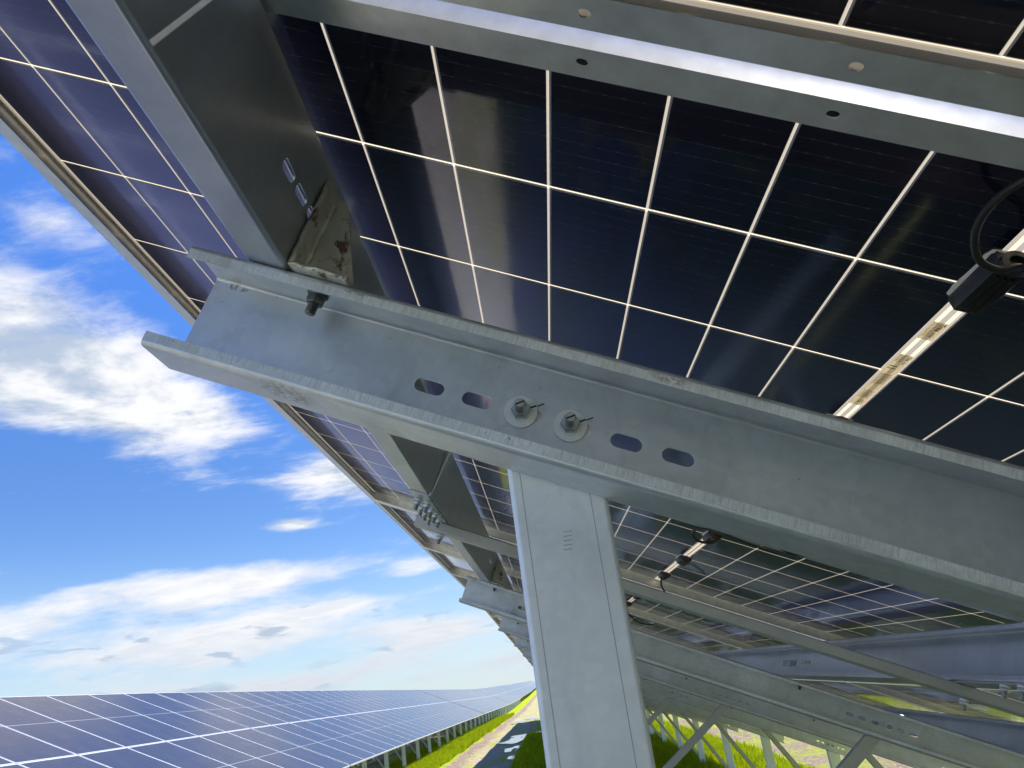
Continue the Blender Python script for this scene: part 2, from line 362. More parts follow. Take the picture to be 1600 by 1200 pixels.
def slot_prism(cx, cy, L, wd, fn, d0, d1, seg=8):
    """stadium L x wd around (cx,cy) in plane; fn(a,b,d)->xyz"""
    r = wd / 2; hl = max(L / 2 - r, 0); pts = []
    for k in range(seg + 1): a = R(-90 + 180 * k / seg); pts.append((cx + hl + r * math.cos(a), cy + r * math.sin(a)))
    for k in range(seg + 1): a = R(90 + 180 * k / seg); pts.append((cx - hl + r * math.cos(a), cy + r * math.sin(a)))
    if hl == 0: pts = pts[:seg + 1] + pts[seg + 2:-1]
    n = len(pts); V = [fn(a, b, d0) for a, b in pts] + [fn(a, b, d1) for a, b in pts]
    F = [tuple(range(n)), tuple(range(2 * n - 1, n - 1, -1))] + [(i, n + i, n + (i + 1) % n, (i + 1) % n) for i in range(n)]
    return V, F
def cut(o, prisms, deg=30):
    V = []; F = []
    for v, f in prisms:
        b = len(V); V += v; F += [tuple(b + i for i in q) for q in f]
    c = mesh_obj('cutter', V, F, M_BOLT); COL.objects.link(c); COL.objects.link(o)
    md = o.modifiers.new('b', 'BOOLEAN'); md.object = c; md.operation = 'DIFFERENCE'; md.solver = 'EXACT'
    dg = bpy.context.evaluated_depsgraph_get(); dg.update()
    me = bpy.data.meshes.new_from_object(o.evaluated_get(dg)); o.modifiers.clear()
    old = o.data; o.data = me; me.name = old.name; COL.objects.unlink(c); bpy.data.objects.remove(c); COL.objects.unlink(o)
    smoothen(me, deg); weighted(o); return o
def box_mb(V, F, x0, x1, y0, y1, z0, z1):
    b = len(V); V += [(x, y, z) for x in (x0, x1) for y in (y0, y1) for z in (z0, z1)]
    F += [tuple(b + i for i in q) for q in ((0, 1, 3, 2), (4, 6, 7, 5), (0, 4, 5, 1), (2, 3, 7, 6), (0, 2, 6, 4), (1, 5, 7, 3))]
def bevel(o, wd, seg=2):
    bm = bmesh.new(); bm.from_mesh(o.data); bmesh.ops.bevel(bm, geom=bm.edges[:], offset=wd, segments=seg, affect='EDGES', profile=.6); bm.to_mesh(o.data); bm.free(); smoothen(o.data, 40); return o
def lathe(V, F, prof, seg=20, axis=(0, 0, 0), fn=lambda x, y, z: (x, y, z)):
    """prof: list of (r,z) closed on the axis"""
    b = len(V); n = len(prof)
    for r, z in prof:
        for k in range(seg):
            a = 2 * math.pi * k / seg; V.append(fn(axis[0] + r * math.cos(a), axis[1] + r * math.sin(a), axis[2] + z))
    for i in range(n - 1):
        for k in range(seg):
            k2 = (k + 1) % seg; F.append((b + i * seg + k, b + i * seg + k2, b + (i + 1) * seg + k2, b + (i + 1) * seg + k))
    F.append(tuple(b + k for k in range(seg))[::-1]); F.append(tuple(b + (n - 1) * seg + k for k in range(seg)))
def tube(pts, rad, seg=10, closed=False):
    V = []; F = []; n = len(pts); P_ = [Vector(p) for p in pts]
    up = Vector((0.3, 0.2, 1)).normalized()
    for i, p in enumerate(P_):
        d = (P_[min(i + 1, n - 1)] - P_[max(i - 1, 0)]).normalized()
        a = d.cross(up).normalized(); b = a.cross(d)
        for k in range(seg):
            t_ = 2 * math.pi * k / seg; V.append(p + rad * (math.cos(t_) * a + math.sin(t_) * b))
    for i in range(n - 1):
        for k in range(seg): F.append((i * seg + k, i * seg + (k + 1) % seg, (i + 1) * seg + (k + 1) % seg, (i + 1) * seg + k))
    F.append(tuple(range(seg))[::-1]); F.append(tuple((n - 1) * seg + k for k in range(seg)))
    return V, F
def spline(pts, n=8):
    out = []; P_ = [Vector(p) for p in pts]; P_ = [2 * P_[0] - P_[1]] + P_ + [2 * P_[-1] - P_[-2]]
    for i in range(1, len(P_) - 2):
        for k in range(n):
            t_ = k / n; a, b, c, d = P_[i - 1:i + 3]
            out.append(.5 * ((2 * b) + (-a + c) * t_ + (2 * a - 5 * b + 4 * c - d) * t_ ** 2 + (-a + 3 * b - 3 * c + d) * t_ ** 3))
    out.append(P_[-2]); return out
def tag(o, label, cat, group=None, kind=None):
    if label: o['label'] = label
    if cat: o['category'] = cat
    if group: o['group'] = group
    if kind: o['kind'] = kind
    return o
def empty(name): return bpy.data.objects.new(name, None)
KIDS = {}
def child(parent, o, loc=None, rot=None):
    """register a child of a prototype (not linked yet)"""
    o.parent = parent
    if loc is not None: o.location = loc
    if rot is not None: o.rotation_euler = rot
    KIDS.setdefault(parent.name, []).append(o); return o
def place(proto, mw, label, cat, group=None, skip=()):
    """copy a prototype with its parts and sub-parts into the scene"""
    def rec(src, par):
        c = src.copy(); COL.objects.link(c)
        if par is not None: c.parent = par; c.matrix_parent_inverse = Matrix()
        for k in KIDS.get(src.name, []):
            if k.name.split('.')[0] not in skip: rec(k, c)
        return c
    r = rec(proto, None); r.matrix_world = mw; tag(r, label, cat, group); return r

# ------------------------------------------------------------------ terrain profile and row frames
def interp(tab, y):
    if y <= tab[0][0]: return tab[0][1]
    for (a, b), (c, d) in zip(tab, tab[1:]):
        if y <= c: return b + (d - b) * (y - a) / (c - a)
    return tab[-1][1]
LAND = [(-50, 0), (11, 0), (18, .06), (27, .09), (55, .12), (90, .16), (112, .34), (135, .66), (180, 1.15), (250, 2.2), (400, 4.2), (560, 5.0), (900, 3.0), (2600, 0)]
OWN = [(-30, 0), (1.25, 0), (7.1, .15), (12.95, .15), (18.8, .18), (55, .2), (90, .22)]
def own_dz(y): return interp(OWN, y)
def far_dz(y): return interp(LAND, y)
TBL = Matrix(((CT, 0, ST), (0, 1, 0), (-ST, 0, CT))).to_4x4()
FARX, FARZ = -3.90 - 4.34, Z0 + .21      # top edge of the row opposite (world X, Z)
def frame_mat(y, x0, z0, dz, span=1.3):
    """table frame at position y of a row: follows the ground"""
    p = math.atan2(dz(y + span) - dz(y), span)
    return Matrix.Translation((x0, y, z0 + dz(y))) @ Matrix.Rotation(p, 4, 'X') @ TBL

# ------------------------------------------------------------------ prototypes
# --- solar module: local x down the slope 0..2.384, y along the row 0..1.303, z = 0 rear glass
ML, MW_ = 2.384, 1.303
mod = empty('solar_panel')
prof = [(0, -.030), (0, .007), (.009, .007), (.009, .0056), (.0016, .0056), (.0016, -.0284), (.030, -.0284), (.030, -.030)]
V = []; F = []; n = len(prof)
for u, v in prof: V += [(u, u, v), (ML - u, u, v), (ML - u, MW_ - u, v), (u, MW_ - u, v)]
for i in range(n):
    j = (i + 1) % n
    for k in range(4): k2 = (k + 1) % 4; F.append((i * 4 + k, i * 4 + k2, j * 4 + k2, j * 4 + k))
fr = mesh_obj('frame', V, F, M_FRAME)
pr = []
for hx in (.794, .986, 1.398, 1.590):
    for hy in (.0145, MW_ - .0145): pr.append(slot_prism(hx, hy, .010, .008, lambda a, b, d: (a, b, d), -.034, -.024, 6))
fr = cut(fr, pr, 30); child(mod, fr)
V = []; F = []; box_mb(V, F, .0022, ML - .0022, .0022, MW_ - .0022, 0, .0052)
lam = mesh_obj('glass_laminate', V, F, M_BACK, None, [M_BACK, M_FRONT])
for p in lam.data.polygons: p.material_index = 1 if p.normal.z > .5 else 0
child(mod, lam)
def junction_box(y, cable):
    """black box on the centre bus strip"""
    V = []; F = []
    prof_ = [(-.0185, 0), (-.0185, -.008), (-.012, -.017), (.012, -.017), (.0185, -.008), (.0185, 0)]
    yy_ = [-.044, -.040, .040, .044]; sc = [.86, 1, 1, .86]
    for q, s in zip(yy_, sc): V += [(u * s, q, v * s if v else 0) for u, v in prof_]
    k = len(prof_)
    for i in range(3):
        for j in range(k): F.append((i * k + j, i * k + (j + 1) % k, (i + 1) * k + (j + 1) % k, (i + 1) * k + j))
    F.append(tuple(range(k))[::-1]); F.append(tuple(3 * k + j for j in range(k)))
    for rr in (-.006, 0, .006): box_mb(V, F, rr - .0012, rr + .0012, -.030, .036, -.0192, -.0168)
    jb = mesh_obj('junction_box', V, F, M_BLACK, 35)
    # ragged white silicone bed
    V = []; F = []; nn_ = 28; random.seed(5)
    for lay, (g, zz) in enumerate(((.0046, -.0004), (.0036, -.0028), (-.001, -.0036))):
        for k in range(nn_):
            a = 2 * math.pi * k / nn_; ca, sa = math.cos(a), math.sin(a)
            sx_ = abs(ca) ** .45 * (1 if ca > 0 else -1); sy_ = abs(sa) ** .45 * (1 if sa > 0 else -1)
            wv = g + .0013 * math.sin(5 * a + 1) + .0008 * math.sin(11 * a)
            V.append(((.0175 + wv) * sx_, (.0425 + wv) * sy_, zz))
    for i in range(2):
        for k in range(nn_): F.append((i * nn_ + k, i * nn_ + (k + 1) % nn_, (i + 1) * nn_ + (k + 1) % nn_, (i + 1) * nn_ + k))
    F.append(tuple(range(nn_))); F.append(tuple(2 * nn_ + k for k in range(nn_))[::-1])
    sil = mesh_obj('silicone_bed', V, F, M_SIL, 60)
    child(mod, jb, (1.19175, y, 0)); child(jb, sil)
    # cable gland ring at the box end
    V = []; F = []
    for r0, r1, y0, y1 in ((.0075, .0135, -.050, -.040),):
        for k in range(20):
            a = 2 * math.pi * k / 20
            for rr, q in ((r1, y0), (r1, y1), (r0, y1), (r0, y0)): V.append((rr * math.cos(a), q, -.0120 + rr * math.sin(a) * .8))
        for k in range(20):
            for i in range(4): F.append((k * 4 + i, k * 4 + (i + 1) % 4, ((k + 1) % 20) * 4 + (i + 1) % 4, ((k + 1) % 20) * 4 + i))
    gl_ = mesh_obj('cable_gland', V, F, M_BLACK, 50); child(jb, gl_)
    if cable == 1:
        pts = [(0, -.030, -.013), (.0, -.052, -.020), (-.010, -.068, -.032), (-.026, -.070, -.040), (-.047, -.082, -.042), (-.064, -.113, -.038), (-.066, -.150, -.034), (-.052, -.180, -.032), (-.01, -.205, -.034), (.05, -.21, -.040), (.12, -.20, -.042)]
    elif cable == 3:
        pts = [(0, .035, -.013), (.0, .055, -.020), (.010, .072, -.040), (.04, .080, -.062), (.09, .085, -.075), (.13, .10, -.070), (.16, .12, -.060)]
    else: pts = None
    if pts:
        V, F = tube(spline(pts, 8), .0033 if cable == 1 else .0031, 10); cb = mesh_obj('cable', V, F, M_RUBBER, 60); child(jb, cb)
    return jb
junction_box(.2080, 1); junction_box(.6515, 0); junction_box(1.0755, 3)

# --- rafter (along local x)
YW, YF = .305, .236; NT_, NB = -.163, -.285; NC = (NT_ + NB) / 2
YS = 2.93
raf = empty('rafter')
rings = c_section(NT_ - NB, YW + .0025 - YF, .0155, .0025, .0035, 4)
rb = extrude('c_channel', rings, .410, 4.375, lambda u, v, s: (s, YW + .0025 - u, NC + v), M_RAFTER, M_LIP)
pr = []
SLOTS1 = [.8255 + (k - 2.5) * .0540 for k in range(6)]
SLOTS2 = [2.315 + (k - 2.5) * .0540 for k in range(6)]
SLOTS3 = [4.07 + (k - 2.5) * .0540 for k in range(6)]
for sx_ in SLOTS1 + SLOTS2 + SLOTS3: pr.append(slot_prism(sx_, -.2225, .0335, .0152, lambda a, b, d: (a, d, b), YW - .006, YW + .009, 8))
rb = cut(rb, pr, 32); child(raf, rb)
def bolt(parent, loc, rot, name='bolt', mark=True, L=.030, wr=.0178, mat=M_BOLT):
    V = []; F = []
    # nut (hexagon), threaded shank; local +z points out of the face
    for z0_, z1_, r_, sg in ((.0028, .0135, .0100, 6),):
        b = len(V)
        for z_, rr in ((z0_, r_ * .94), (z0_ + .001, r_), (z1_ - .0015, r_), (z1_, r_ * .90)):
            for k in range(6): a = 2 * math.pi * k / 6 + .3; V.append((rr * math.cos(a), rr * math.sin(a), z_))
        for i in range(3):
            for k in range(6): F.append((b + i * 6 + k, b + i * 6 + (k + 1) % 6, b + (i + 1) * 6 + (k + 1) % 6, b + (i + 1) * 6 + k))
        F.append(tuple(b + k for k in range(6))[::-1]); F.append(tuple(b + 18 + k for k in range(6)))
    pf = []; z_ = .0125
    while z_ < L - .002: pf += [(.0059, z_), (.0051, z_ + .0008)]; z_ += .0016
    pf += [(.0058, L - .002), (.0045, L)]
    lathe(V, F, pf, 18)
    nt = mesh_obj(name, V, F, mat, 35); child(parent, nt, loc, rot)
    V = []; F = []
    lathe(V, F, [(wr - .0006, 0.0002), (wr, .0008), (wr, .0022), (wr - .0006, .0028)], 40)
    lathe(V, F, [(.0105, .0026), (.0108, .0034), (.0102, .0046)], 26)
    ws = mesh_obj('washer', V, F, M_WASH if mat is M_BOLT else mat, 40); child(nt, ws)
    if mark:
        V = []; F = []
        box_mb(V, F, -.0008, .0008, -.0045, .0050, L + .0001, L + .0004)
        box_mb(V, F, -.0008, .0008, .0108, .0176, .0028, .0033); box_mb(V, F, -.0006, .0006, .0186, .0262, .0, .0004)
        bm_ = mesh_obj('ink_mark', V, F, M_INK); bm_.rotation_euler = (0, 0, R(-52)); child(nt, bm_)
    return nt
ROT_WEB = (R(90), 0, 0)            # local z -> -y
for k, (bx, bn) in enumerate(((.7930, -.2222), (.8463, -.2222))): bolt(raf, (bx, YW, bn), ROT_WEB)
for bx in (SLOTS2[3] + .003,): bolt(raf, (bx, YW, -.2225), ROT_WEB, mark=False)
for bx in (SLOTS3[2], SLOTS3[3]): bolt(raf, (bx, YW, -.2225), ROT_WEB, mark=False)
# bolt that hangs below the top flange
bolt(raf, (.547, .272, NT_ - .0026), (R(180), 0, 0), mark=False, L=.026, wr=.0120, mat=M_DBOLT)
for bx in (1.95, 2.95, 4.31): bolt(raf, (bx, .272, NT_ - .0026), (R(180), 0, 0), mark=False, L=.026, wr=.0120, mat=M_DBOLT)

# --- cleat: folded gusset bracket standing on the rafter against the purlin
def cleat_proto(name, xw):
    e = empty(name)
    V = []; F = []
    # recessed gusset plate at y=.240..244
    poly = [(xw + .003, -.156), (xw + .066, -.156), (xw + .066, -.146), (xw + .022, -.058), (xw + .003, -.054)]
    poly = [(xw + .004, -.1615), (xw + .064, -.1615), (xw + .064, -.150), (xw + .024, -.064), (xw + .018, -.056), (xw + .004, -.056)]
    k = len(poly)
    for yv in (.258, .263): V += [(a, yv, b) for a, b in poly]
    F += [tuple(range(k)), tuple(range(2 * k - 1, k - 1, -1))] + [(i, k + i, k + (i + 1) % k, (i + 1) % k) for i in range(k)]
    g = mesh_obj('gusset_plate', V, F, M_CLEAT); child(e, g)
    V = []; F = []; box_mb(V, F, xw + .0012, xw + .0068, .229, .300, -.160, -.052); box_mb(V, F, xw + .0068, xw + .068, .229, .300, -.1622, -.1552)
    g = mesh_obj('angle_body', V, F, M_CLEAT); bevel(g, .0012); child(e, g)
    # weld beads: lumpy tubes
    random.seed(3); V = []; F = []
    for a, b in (((xw + .0075, .256, -.152), (xw + .0075, .256, -.066)), ((xw + .010, .256, -.1535), (xw + .062, .256, -.1535)), ((xw + .0045, .2295, -.155), (xw + .0045, .2295, -.062)), ((xw + .006, .2295, -.1585), (xw + .064, .2295, -.1585))):
        a, b = Vector(a), Vector(b); N_ = 16; pts = [a.lerp(b, i / N_) + Vector((random.uniform(-.0008, .0008), random.uniform(-.0006, .0006), random.uniform(-.0008, .0008))) for i in range(N_ + 1)]
        v, f = tube(pts, .0030, 8); v = [q + Vector((random.uniform(-.0006, .0006), random.uniform(-.0006, .0006), random.uniform(-.0006, .0006))) for q in v]
        o_ = len(V); V += v; F += [tuple(o_ + i for i in q) for q in f]
    child(e, mesh_obj('weld_bead', V, F, M_CLEAT, 60))
    return e
cleat1 = cleat_proto('angle_bracket', .5208)

# --- purlin: C channel 130 x 50 along y, opens towards -x, local origin at its start on the web face
PL = 5.86
def purlin_proto(name, xw, length):
    e = empty(name)
    rg = c_section(.130, .0494, .014, .002, .003, 3)
    b = extrude('c_channel', rg, .004, length - .004, lambda u, v, s: (xw - u, s, -.098 + v), M_PURLIN)
    pr = []
    off = .0
    for base in (.236 + 4.61, 1.70):   # slots near each rafter
        for dy in (-.078, -.038, .002):
            yv = base + dy
            if .1 < yv < length - .1: pr.append(slot_prism(yv, -.0955, .032, .0125, lambda a, b, d: (d, a, b), xw + .008, xw - .008, 6))
    if pr: b = cut(b, pr, 32)
    child(e, b); return e
PX = [.5208, 1.8815, 2.404 + .5208, 2.404 + 1.8815]
purlins = [purlin_proto('purlin', x_, PL) for x_ in PX]
# splice: plate with double row of bolts under a purlin joint
def splice_proto(name, xw, nb=4):
    e = empty(name); V = []; F = []
    box_mb(V, F, xw - .047, xw - .002, -.02, .36, -.1665, -.1632)
    box_mb(V, F, xw - .0045, xw - .0022, -.22, .22, -.150, -.046)
    p = mesh_obj('plate', V, F, M_PURLIN); child(e, p)
    for i in range(nb):
        for j in range(2 if nb == 4 else 1):
            bolt(e, (xw - .037 + j * .024, .06 + i * .068, -.1665), (R(180), 0, 0), mark=False, L=.028, wr=.0105)
    return e
splices = [splice_proto('purlin_splice', x_, 2 if i == 1 else 4) for i, x_ in enumerate(PX)]

# --- tie channel under the purlins
tie = empty('tie_channel')
rg = c_section(.045, .028, .008, .002, .002, 3)
b = extrude('c_channel', rg, 0.0, 4.0, lambda u, v, s: (s, v, -.028 + u), M_BRACE); smoothen(b.data, 32); weighted(b); child(tie, b)
for x_ in PX: bolt(tie, (x_ - .015 - .43, 0, -.030), (R(180), 0, 0), mark=False, L=.026, wr=.010)

# --- posts and braces (vertical, world oriented; local origin on the ground under the post centre)
def post_proto(name, width, height):
    e = empty(name)
    rg = c_section(width, .060, .015, .003, .0025, 4)
    b = extrude('c_channel', rg, -.3, height, lambda u, v, s: (v, u, s), M_POST); smoothen(b.data, 32); weighted(b)
    child(e, b); return e
def nz(x_, n_): return Z0 - x_ * ST + n_ * CT
def nx(x_, n_): return x_ * CT + n_ * ST
NPX = .651; NPH = 2.232
SPX = 3.61; SPH = nz(4.07, -.185)
post_n = post_proto('support_post', .0965, NPH); post_s = post_proto('front_post', .120, SPH)
# rolled lines on the post face
V = []; F = []
for u in (-.036, .031): box_mb(V, F, u - .0004, u + .0004, -.0002, .0005, .0, NPH - .002)
child(post_n, mesh_obj('rolled_line', V, F, M_STAMP))
V = []; F = []
for k in range(5): box_mb(V, F, -.0035 + .0006 * k, .0050 + .0006 * k, -.0004, .0004, 2.024 + k * .0043, 2.0248 + k * .0043)
stamp = mesh_obj('stamp_mark', V, F, M_STAMP)
def brace_proto(name, a, b, wd):
    """a,b: (X,Z) ends ; channel laid in the plane of the row section"""
    e = empty(name); A, B = Vector((a[0], 0, a[1])), Vector((b[0], 0, b[1])); L = (B - A).length; d = (B - A).normalized(); nrm = Vector((-d.z, 0, d.x))
    rg = c_section(wd, .030, .010, .002, .002, 3)
    m_ = extrude('c_channel', rg, 0, L, lambda u, v, s: tuple(A + d * s + nrm * v + Vector((0, u, 0))), M_BRACE); smoothen(m_.data, 32); weighted(m_); child(e, m_)
    return e
br_n = brace_proto('diagonal_brace', (2.05, 1.545), (.68, .58), .056)
br_s = brace_proto('front_brace', (2.86, 1.14), (3.53, .06), .052)

# ------------------------------------------------------------------ our own row
OX = 0.0
def row_M(y, dzf=own_dz, x0=0., z0=Z0, span=1.3): return frame_mat(y, x0, z0, dzf, span)
PITCH = 1.3205; Y0 = -.004
ordn = {0: 'nearest', 1: 'second', 2: 'third', 3: 'fourth'}
N_OWN = 44
for k in range(-4, N_OWN):
    y = Y0 + k * PITCH
    for r_ in (0, 1):
        x0 = r_ * 2.404
        if r_ == 0 and k == 0: lab = 'solar panel overhead with a black cable loop and printed stickers on its centre strip'
        elif r_ == 0 and k == -1: lab = 'solar panel cut by the top edge of the photo, behind the bright gap'
        elif r_ == 0 and k == 1: lab = 'solar panel seen below the near rafter, three small boxes on it'
        elif r_ == 0 and k == 2: lab = 'upper panel just beyond the tie channel, its lavender glass crossed by the post'
        elif r_ == 1 and k == 1: lab = 'lower panel behind the pale purlin at right, green light in its glass'
        elif r_ == 1 and k == 2: lab = 'lower panel beyond the thin bright gap lines at far right'
        else: lab = 'dark underside of one panel in the receding overhead row'
        kids = () if k == 0 and r_ == 0 else ()
        mw = row_M(y) @ Matrix.Translation((x0, 0, 0))
        sk = () if k <= 6 else ('silicone_bed', 'cable_gland')
        o = place(mod, mw, lab, 'solar panel', 'panels of the overhead row', skip=sk)
        if k == 0 and r_ == 0: M0 = o
# stickers on the nearest panel
def sticker(name, y0, y1, w0=1.1838, w1=1.1988):
    V = []; F = []; box_mb(V, F, w0, w1, y0, y1, -.0004, .0)
    s = mesh_obj(name, V, F, M_PAPER); link(s, M0, (0, 0, -.0002)); return s
s1 = sticker('maker_label', .3035, .3445); s2 = sticker('rating_label', .3885, .5535)
def to_mesh(o):
    dg = bpy.context.evaluated_depsgraph_get(); dg.update()
    me = bpy.data.meshes.new_from_object(o.evaluated_get(dg)); n_ = o.name; q = bpy.data.objects.new(n_ + 'm', me); COL.objects.link(q); q.parent = o.parent; q.matrix_local = o.matrix_local.copy()
    bpy.data.objects.remove(o); q.name = n_; return q
def text(par, body, size, x_, y_, mat=M_PRINT, sp=1.0, name='label_text', bold=0.):
    cu = bpy.data.curves.new(name, 'FONT'); cu.body = body; cu.size = size; cu.materials.append(mat); cu.space_character = sp; cu.offset = bold; cu.extrude = .00004; cu.resolution_u = 2
    o = bpy.data.objects.new(name, cu); COL.objects.link(o); o.parent = par
    # advance +y, up +x, facing -z
    o.matrix_local = Matrix(((0, 1, 0, x_), (1, 0, 0, y_), (0, 0, -1, -.0006), (0, 0, 0, 1))); return to_mesh(o)
text(s1, 'Trina', .0078, 1.1922, .3055, bold=.00018, name='maker_name'); text(s1, 'solar', .0070, 1.1922, .3255, name='maker_name')
text(s2, 'Trina', .0052, 1.1948, .3905, bold=.0001, name='maker_name'); text(s2, 'solar', .0048, 1.1948, .4040)
random.seed(8)
words = 'Module Type Maximum Power Tolerance Voltage Current System 1500V Class II Weight Size Fire Rating Warning Electrical Hazard Only qualified personnel'.split()
def rows(par, y0, y1, xs, size):
    for x_ in xs:
        s_ = ''; 
        while len(s_) * size * .50 < (y1 - y0): s_ += random.choice(words) + ' '
        text(par, s_[:int((y1 - y0) / (size * .52))], size, x_, y0)
rows(s1, .3050, .3430, [1.1896, 1.1875, 1.1852], .0019)
rows(s2, .4450, .4850, [1.1850 + .0016 * i for i in range(8)], .0017)
rows(s2, .5000, .5320, [1.1855 + .0020 * i for i in range(6)], .0019)
text(s2, 'CE', .0085, 1.1905, .5340); text(s2, '11', .0130, 1.1850, .4180, bold=.0002); rows(s2, .3900, .4150, [1.1900, 1.1876, 1.1852], .0022)

# rafters, posts, braces of the own row
near_words = {0: ('galvanised C rafter across the middle of the photo with two washered bolts', 'wide galvanised post rising beside the centre, bolted to the near rafter'),
              1: ('second rafter, its cut end left of the post and slots at lower right', None)}
for k in range(-2, 21):
    y = k * YS
    dzr = own_dz(y + .3)
    mw = Matrix.Translation((0, y, Z0 + dzr)) @ TBL
    lab = near_words.get(k, ('steel rafter in the line receding under the overhead row', None))[0]
    o = place(raf, mw, lab, 'rafter', 'rafters of the overhead row')
    place(cleat1, mw, 'rusty triangular bracket standing on the near rafter against the dark purlin' if k == 0 else 'small triangular bracket on a receding rafter', 'bracket', 'brackets on the rafters')
    g_ = own_dz(y)
    labp = 'wide galvanised post rising right of centre, bolted to the near rafter' if k == 0 else 'vertical post under a receding rafter of the overhead row'
    p = place(post_n, Matrix.Translation((NPX, y + YW + .0030, dzr)), labp, 'post', 'rear posts of the overhead row')
    if k == 0: link(stamp, p)
    if k >= 1:
        place(post_s, Matrix.Translation((SPX, y + YW + .0030, dzr)), 'pale post standing in the grass at the low side of the overhead row', 'post', 'front posts of the overhead row')
        place(br_n, Matrix.Translation((0, y + YW + .0100, dzr)), {2: 'silver diagonal brace under the third rafter, nearest of the light ones', 3: 'silver diagonal brace just right of the big post, over dark grass', 1: 'top of a silver diagonal brace at the second rafter slots'}.get(k, 'silver diagonal brace of a receding rafter'), 'brace', 'light diagonal braces')
        place(br_s, Matrix.Translation((0, y + YW + .0100, dzr)), 'dark diagonal brace leading to the foot of a pale post in the grass', 'brace', 'dark diagonal braces')
for s_ in range(-1, 10):
    ya = 1.25 + s_ * PL
    for i in range(4):
        mw = row_M(ya, span=PL)
        lab = ['dark galvanised purlin running along under the upper panel edge', 'blue-grey purlin seen end to end at lower right', 'purlin under the upper half of the lower panels', 'purlin close to the low edge of the panels'][i] + (' , nearest length' if s_ == -1 else ', length beyond the first splice' if s_ == 0 else ', receding length')
        o = place(purlins[i], mw, lab.replace(' ,', ','), 'purlin', 'purlins of the overhead row')
        if s_ == 0 and i == 1: P2 = o
        place(splices[i], mw, 'bolted splice on the ' + ['upper dark', 'blue-grey', 'third', 'lowest'][i] + ' purlin' + (' nearest to the camera' if s_ == 0 else ', farther along'), 'splice', 'purlin splices')
cu = bpy.data.curves.new('stencil', 'FONT'); cu.body = '//// 2808'; cu.size = .036; cu.materials.append(M_PRINT); cu.offset = .0006; cu.extrude = .0001; cu.space_character = 1.5
sg = bpy.data.objects.new('written_number', cu); COL.objects.link(sg); sg.parent = P2
# on the inside of the web, seen from -x: advance -y, up +z, facing -x
sg.matrix_local = Matrix(((0, 0, -1, PX[1] - .0024), (-1, 0, 0, 3.24 - 1.25), (0, 1, 0, -.112), (0, 0, 0, 1)))
to_mesh(sg)
for k in range(0, 10):
    y = 1.62 + k * PL
    mw = Matrix.Translation((0, y, Z0 + own_dz(y))) @ TBL @ Matrix.Translation((.432, 0, -.1670))
    place(tie, mw, 'narrow tie channel crossing under the purlins beyond the near rafter' if k == 0 else 'narrow tie channel farther along under the purlins', 'tie channel', 'tie channels')

# ------------------------------------------------------------------ the row opposite
def sector(name, k): return name
mod2 = empty('solar_panel')
V = []; F = []
fr2 = fr.copy(); fr2.data = fr.data.copy(); fr2.data.materials.clear(); fr2.data.materials.append(M_FRAMEW); fr2.name = 'frame'
lam2 = lam.copy(); lam2.name = 'glass_laminate'
child(mod2, fr2); child(mod2, lam2)
KIDS['solar_panel.001x'] = 0; KIDS.pop('solar_panel.001x')
GAPS = [17.75, 53.9, 90.0, 126.0, 162.0]
y = 17.75 - 13 * PITCH; far_y = []
yy = y
while yy < 380:
    far_y.append(yy); nxt = yy + PITCH
    for g_ in GAPS:
        if yy < g_ - .3 <= nxt - .02 + .3 and abs(nxt - g_) < PITCH / 2 and not any(abs(q - g_) < .01 for q in far_y): nxt = g_ + .09; break
    yy = nxt
cnt = 0; rest = []
for i, yv in enumerate(far_y):
    for r_ in (0, 1):
        mw = frame_mat(yv, FARX, FARZ, far_dz) @ Matrix.Translation((r_ * 2.404, 0, 0))
        if cnt < 200:
            place(mod2, mw, 'blue panel in the ' + ('upper' if r_ == 0 else 'lower') + ' line of the opposite row' , 'solar panel', ('upper' if r_ == 0 else 'lower') + ' panels of the opposite row'); cnt += 1
        else: rest.append(mw)
me = bpy.data.meshes.new('far_solar_panels'); V = []; F = []; FM = []
for mw in rest:
    for dat, mi in ((fr2.data, 0),):
        b = len(V); pv = [(0, 0, -.03), (ML, 0, -.03), (ML, MW_, -.03), (0, MW_, -.03), (0, 0, .007), (ML, 0, .007), (ML, MW_, .007), (0, MW_, .007)]
        u = .012; pv += [(u, u, .009), (ML - u, u, .009), (ML - u, MW_ - u, .009), (u, MW_ - u, .009)]
        V += [mw @ Vector(q) for q in pv]
        F += [tuple(b + j for j in q) for q in ((0, 3, 2, 1), (4, 5, 6, 7), (0, 1, 5, 4), (1, 2, 6, 5), (2, 3, 7, 6), (3, 0, 4, 7), (8, 9, 10, 11))]; FM += [0] * 6 + [1]
m, t, out = material('far_panel_glass'); fr_ = t.node('ShaderNodeFresnel'); fr_.inputs[0].default_value = 1.4; gl = t.node('ShaderNodeBsdfGlossy'); gl.inputs['Roughness'].default_value = .15
df = t.node('ShaderNodeBsdfDiffuse'); df.inputs[0].default_value = (.02, .03, .08, 1); out(t.mixs(fr_.outputs[0], df.outputs[0], gl.outputs[0]))
me.from_pydata([tuple(v) for v in V], [], F); me.materials.append(M_FRAMEW); me.materials.append(m); me.polygons.foreach_set('material_index', FM); me.update()
o = bpy.data.objects.new('far_solar_panels', me); COL.objects.link(o); tag(o, 'pale far end of the opposite panel row climbing the rise', 'solar panels', None, 'stuff')
k = 0; yv = 1.4
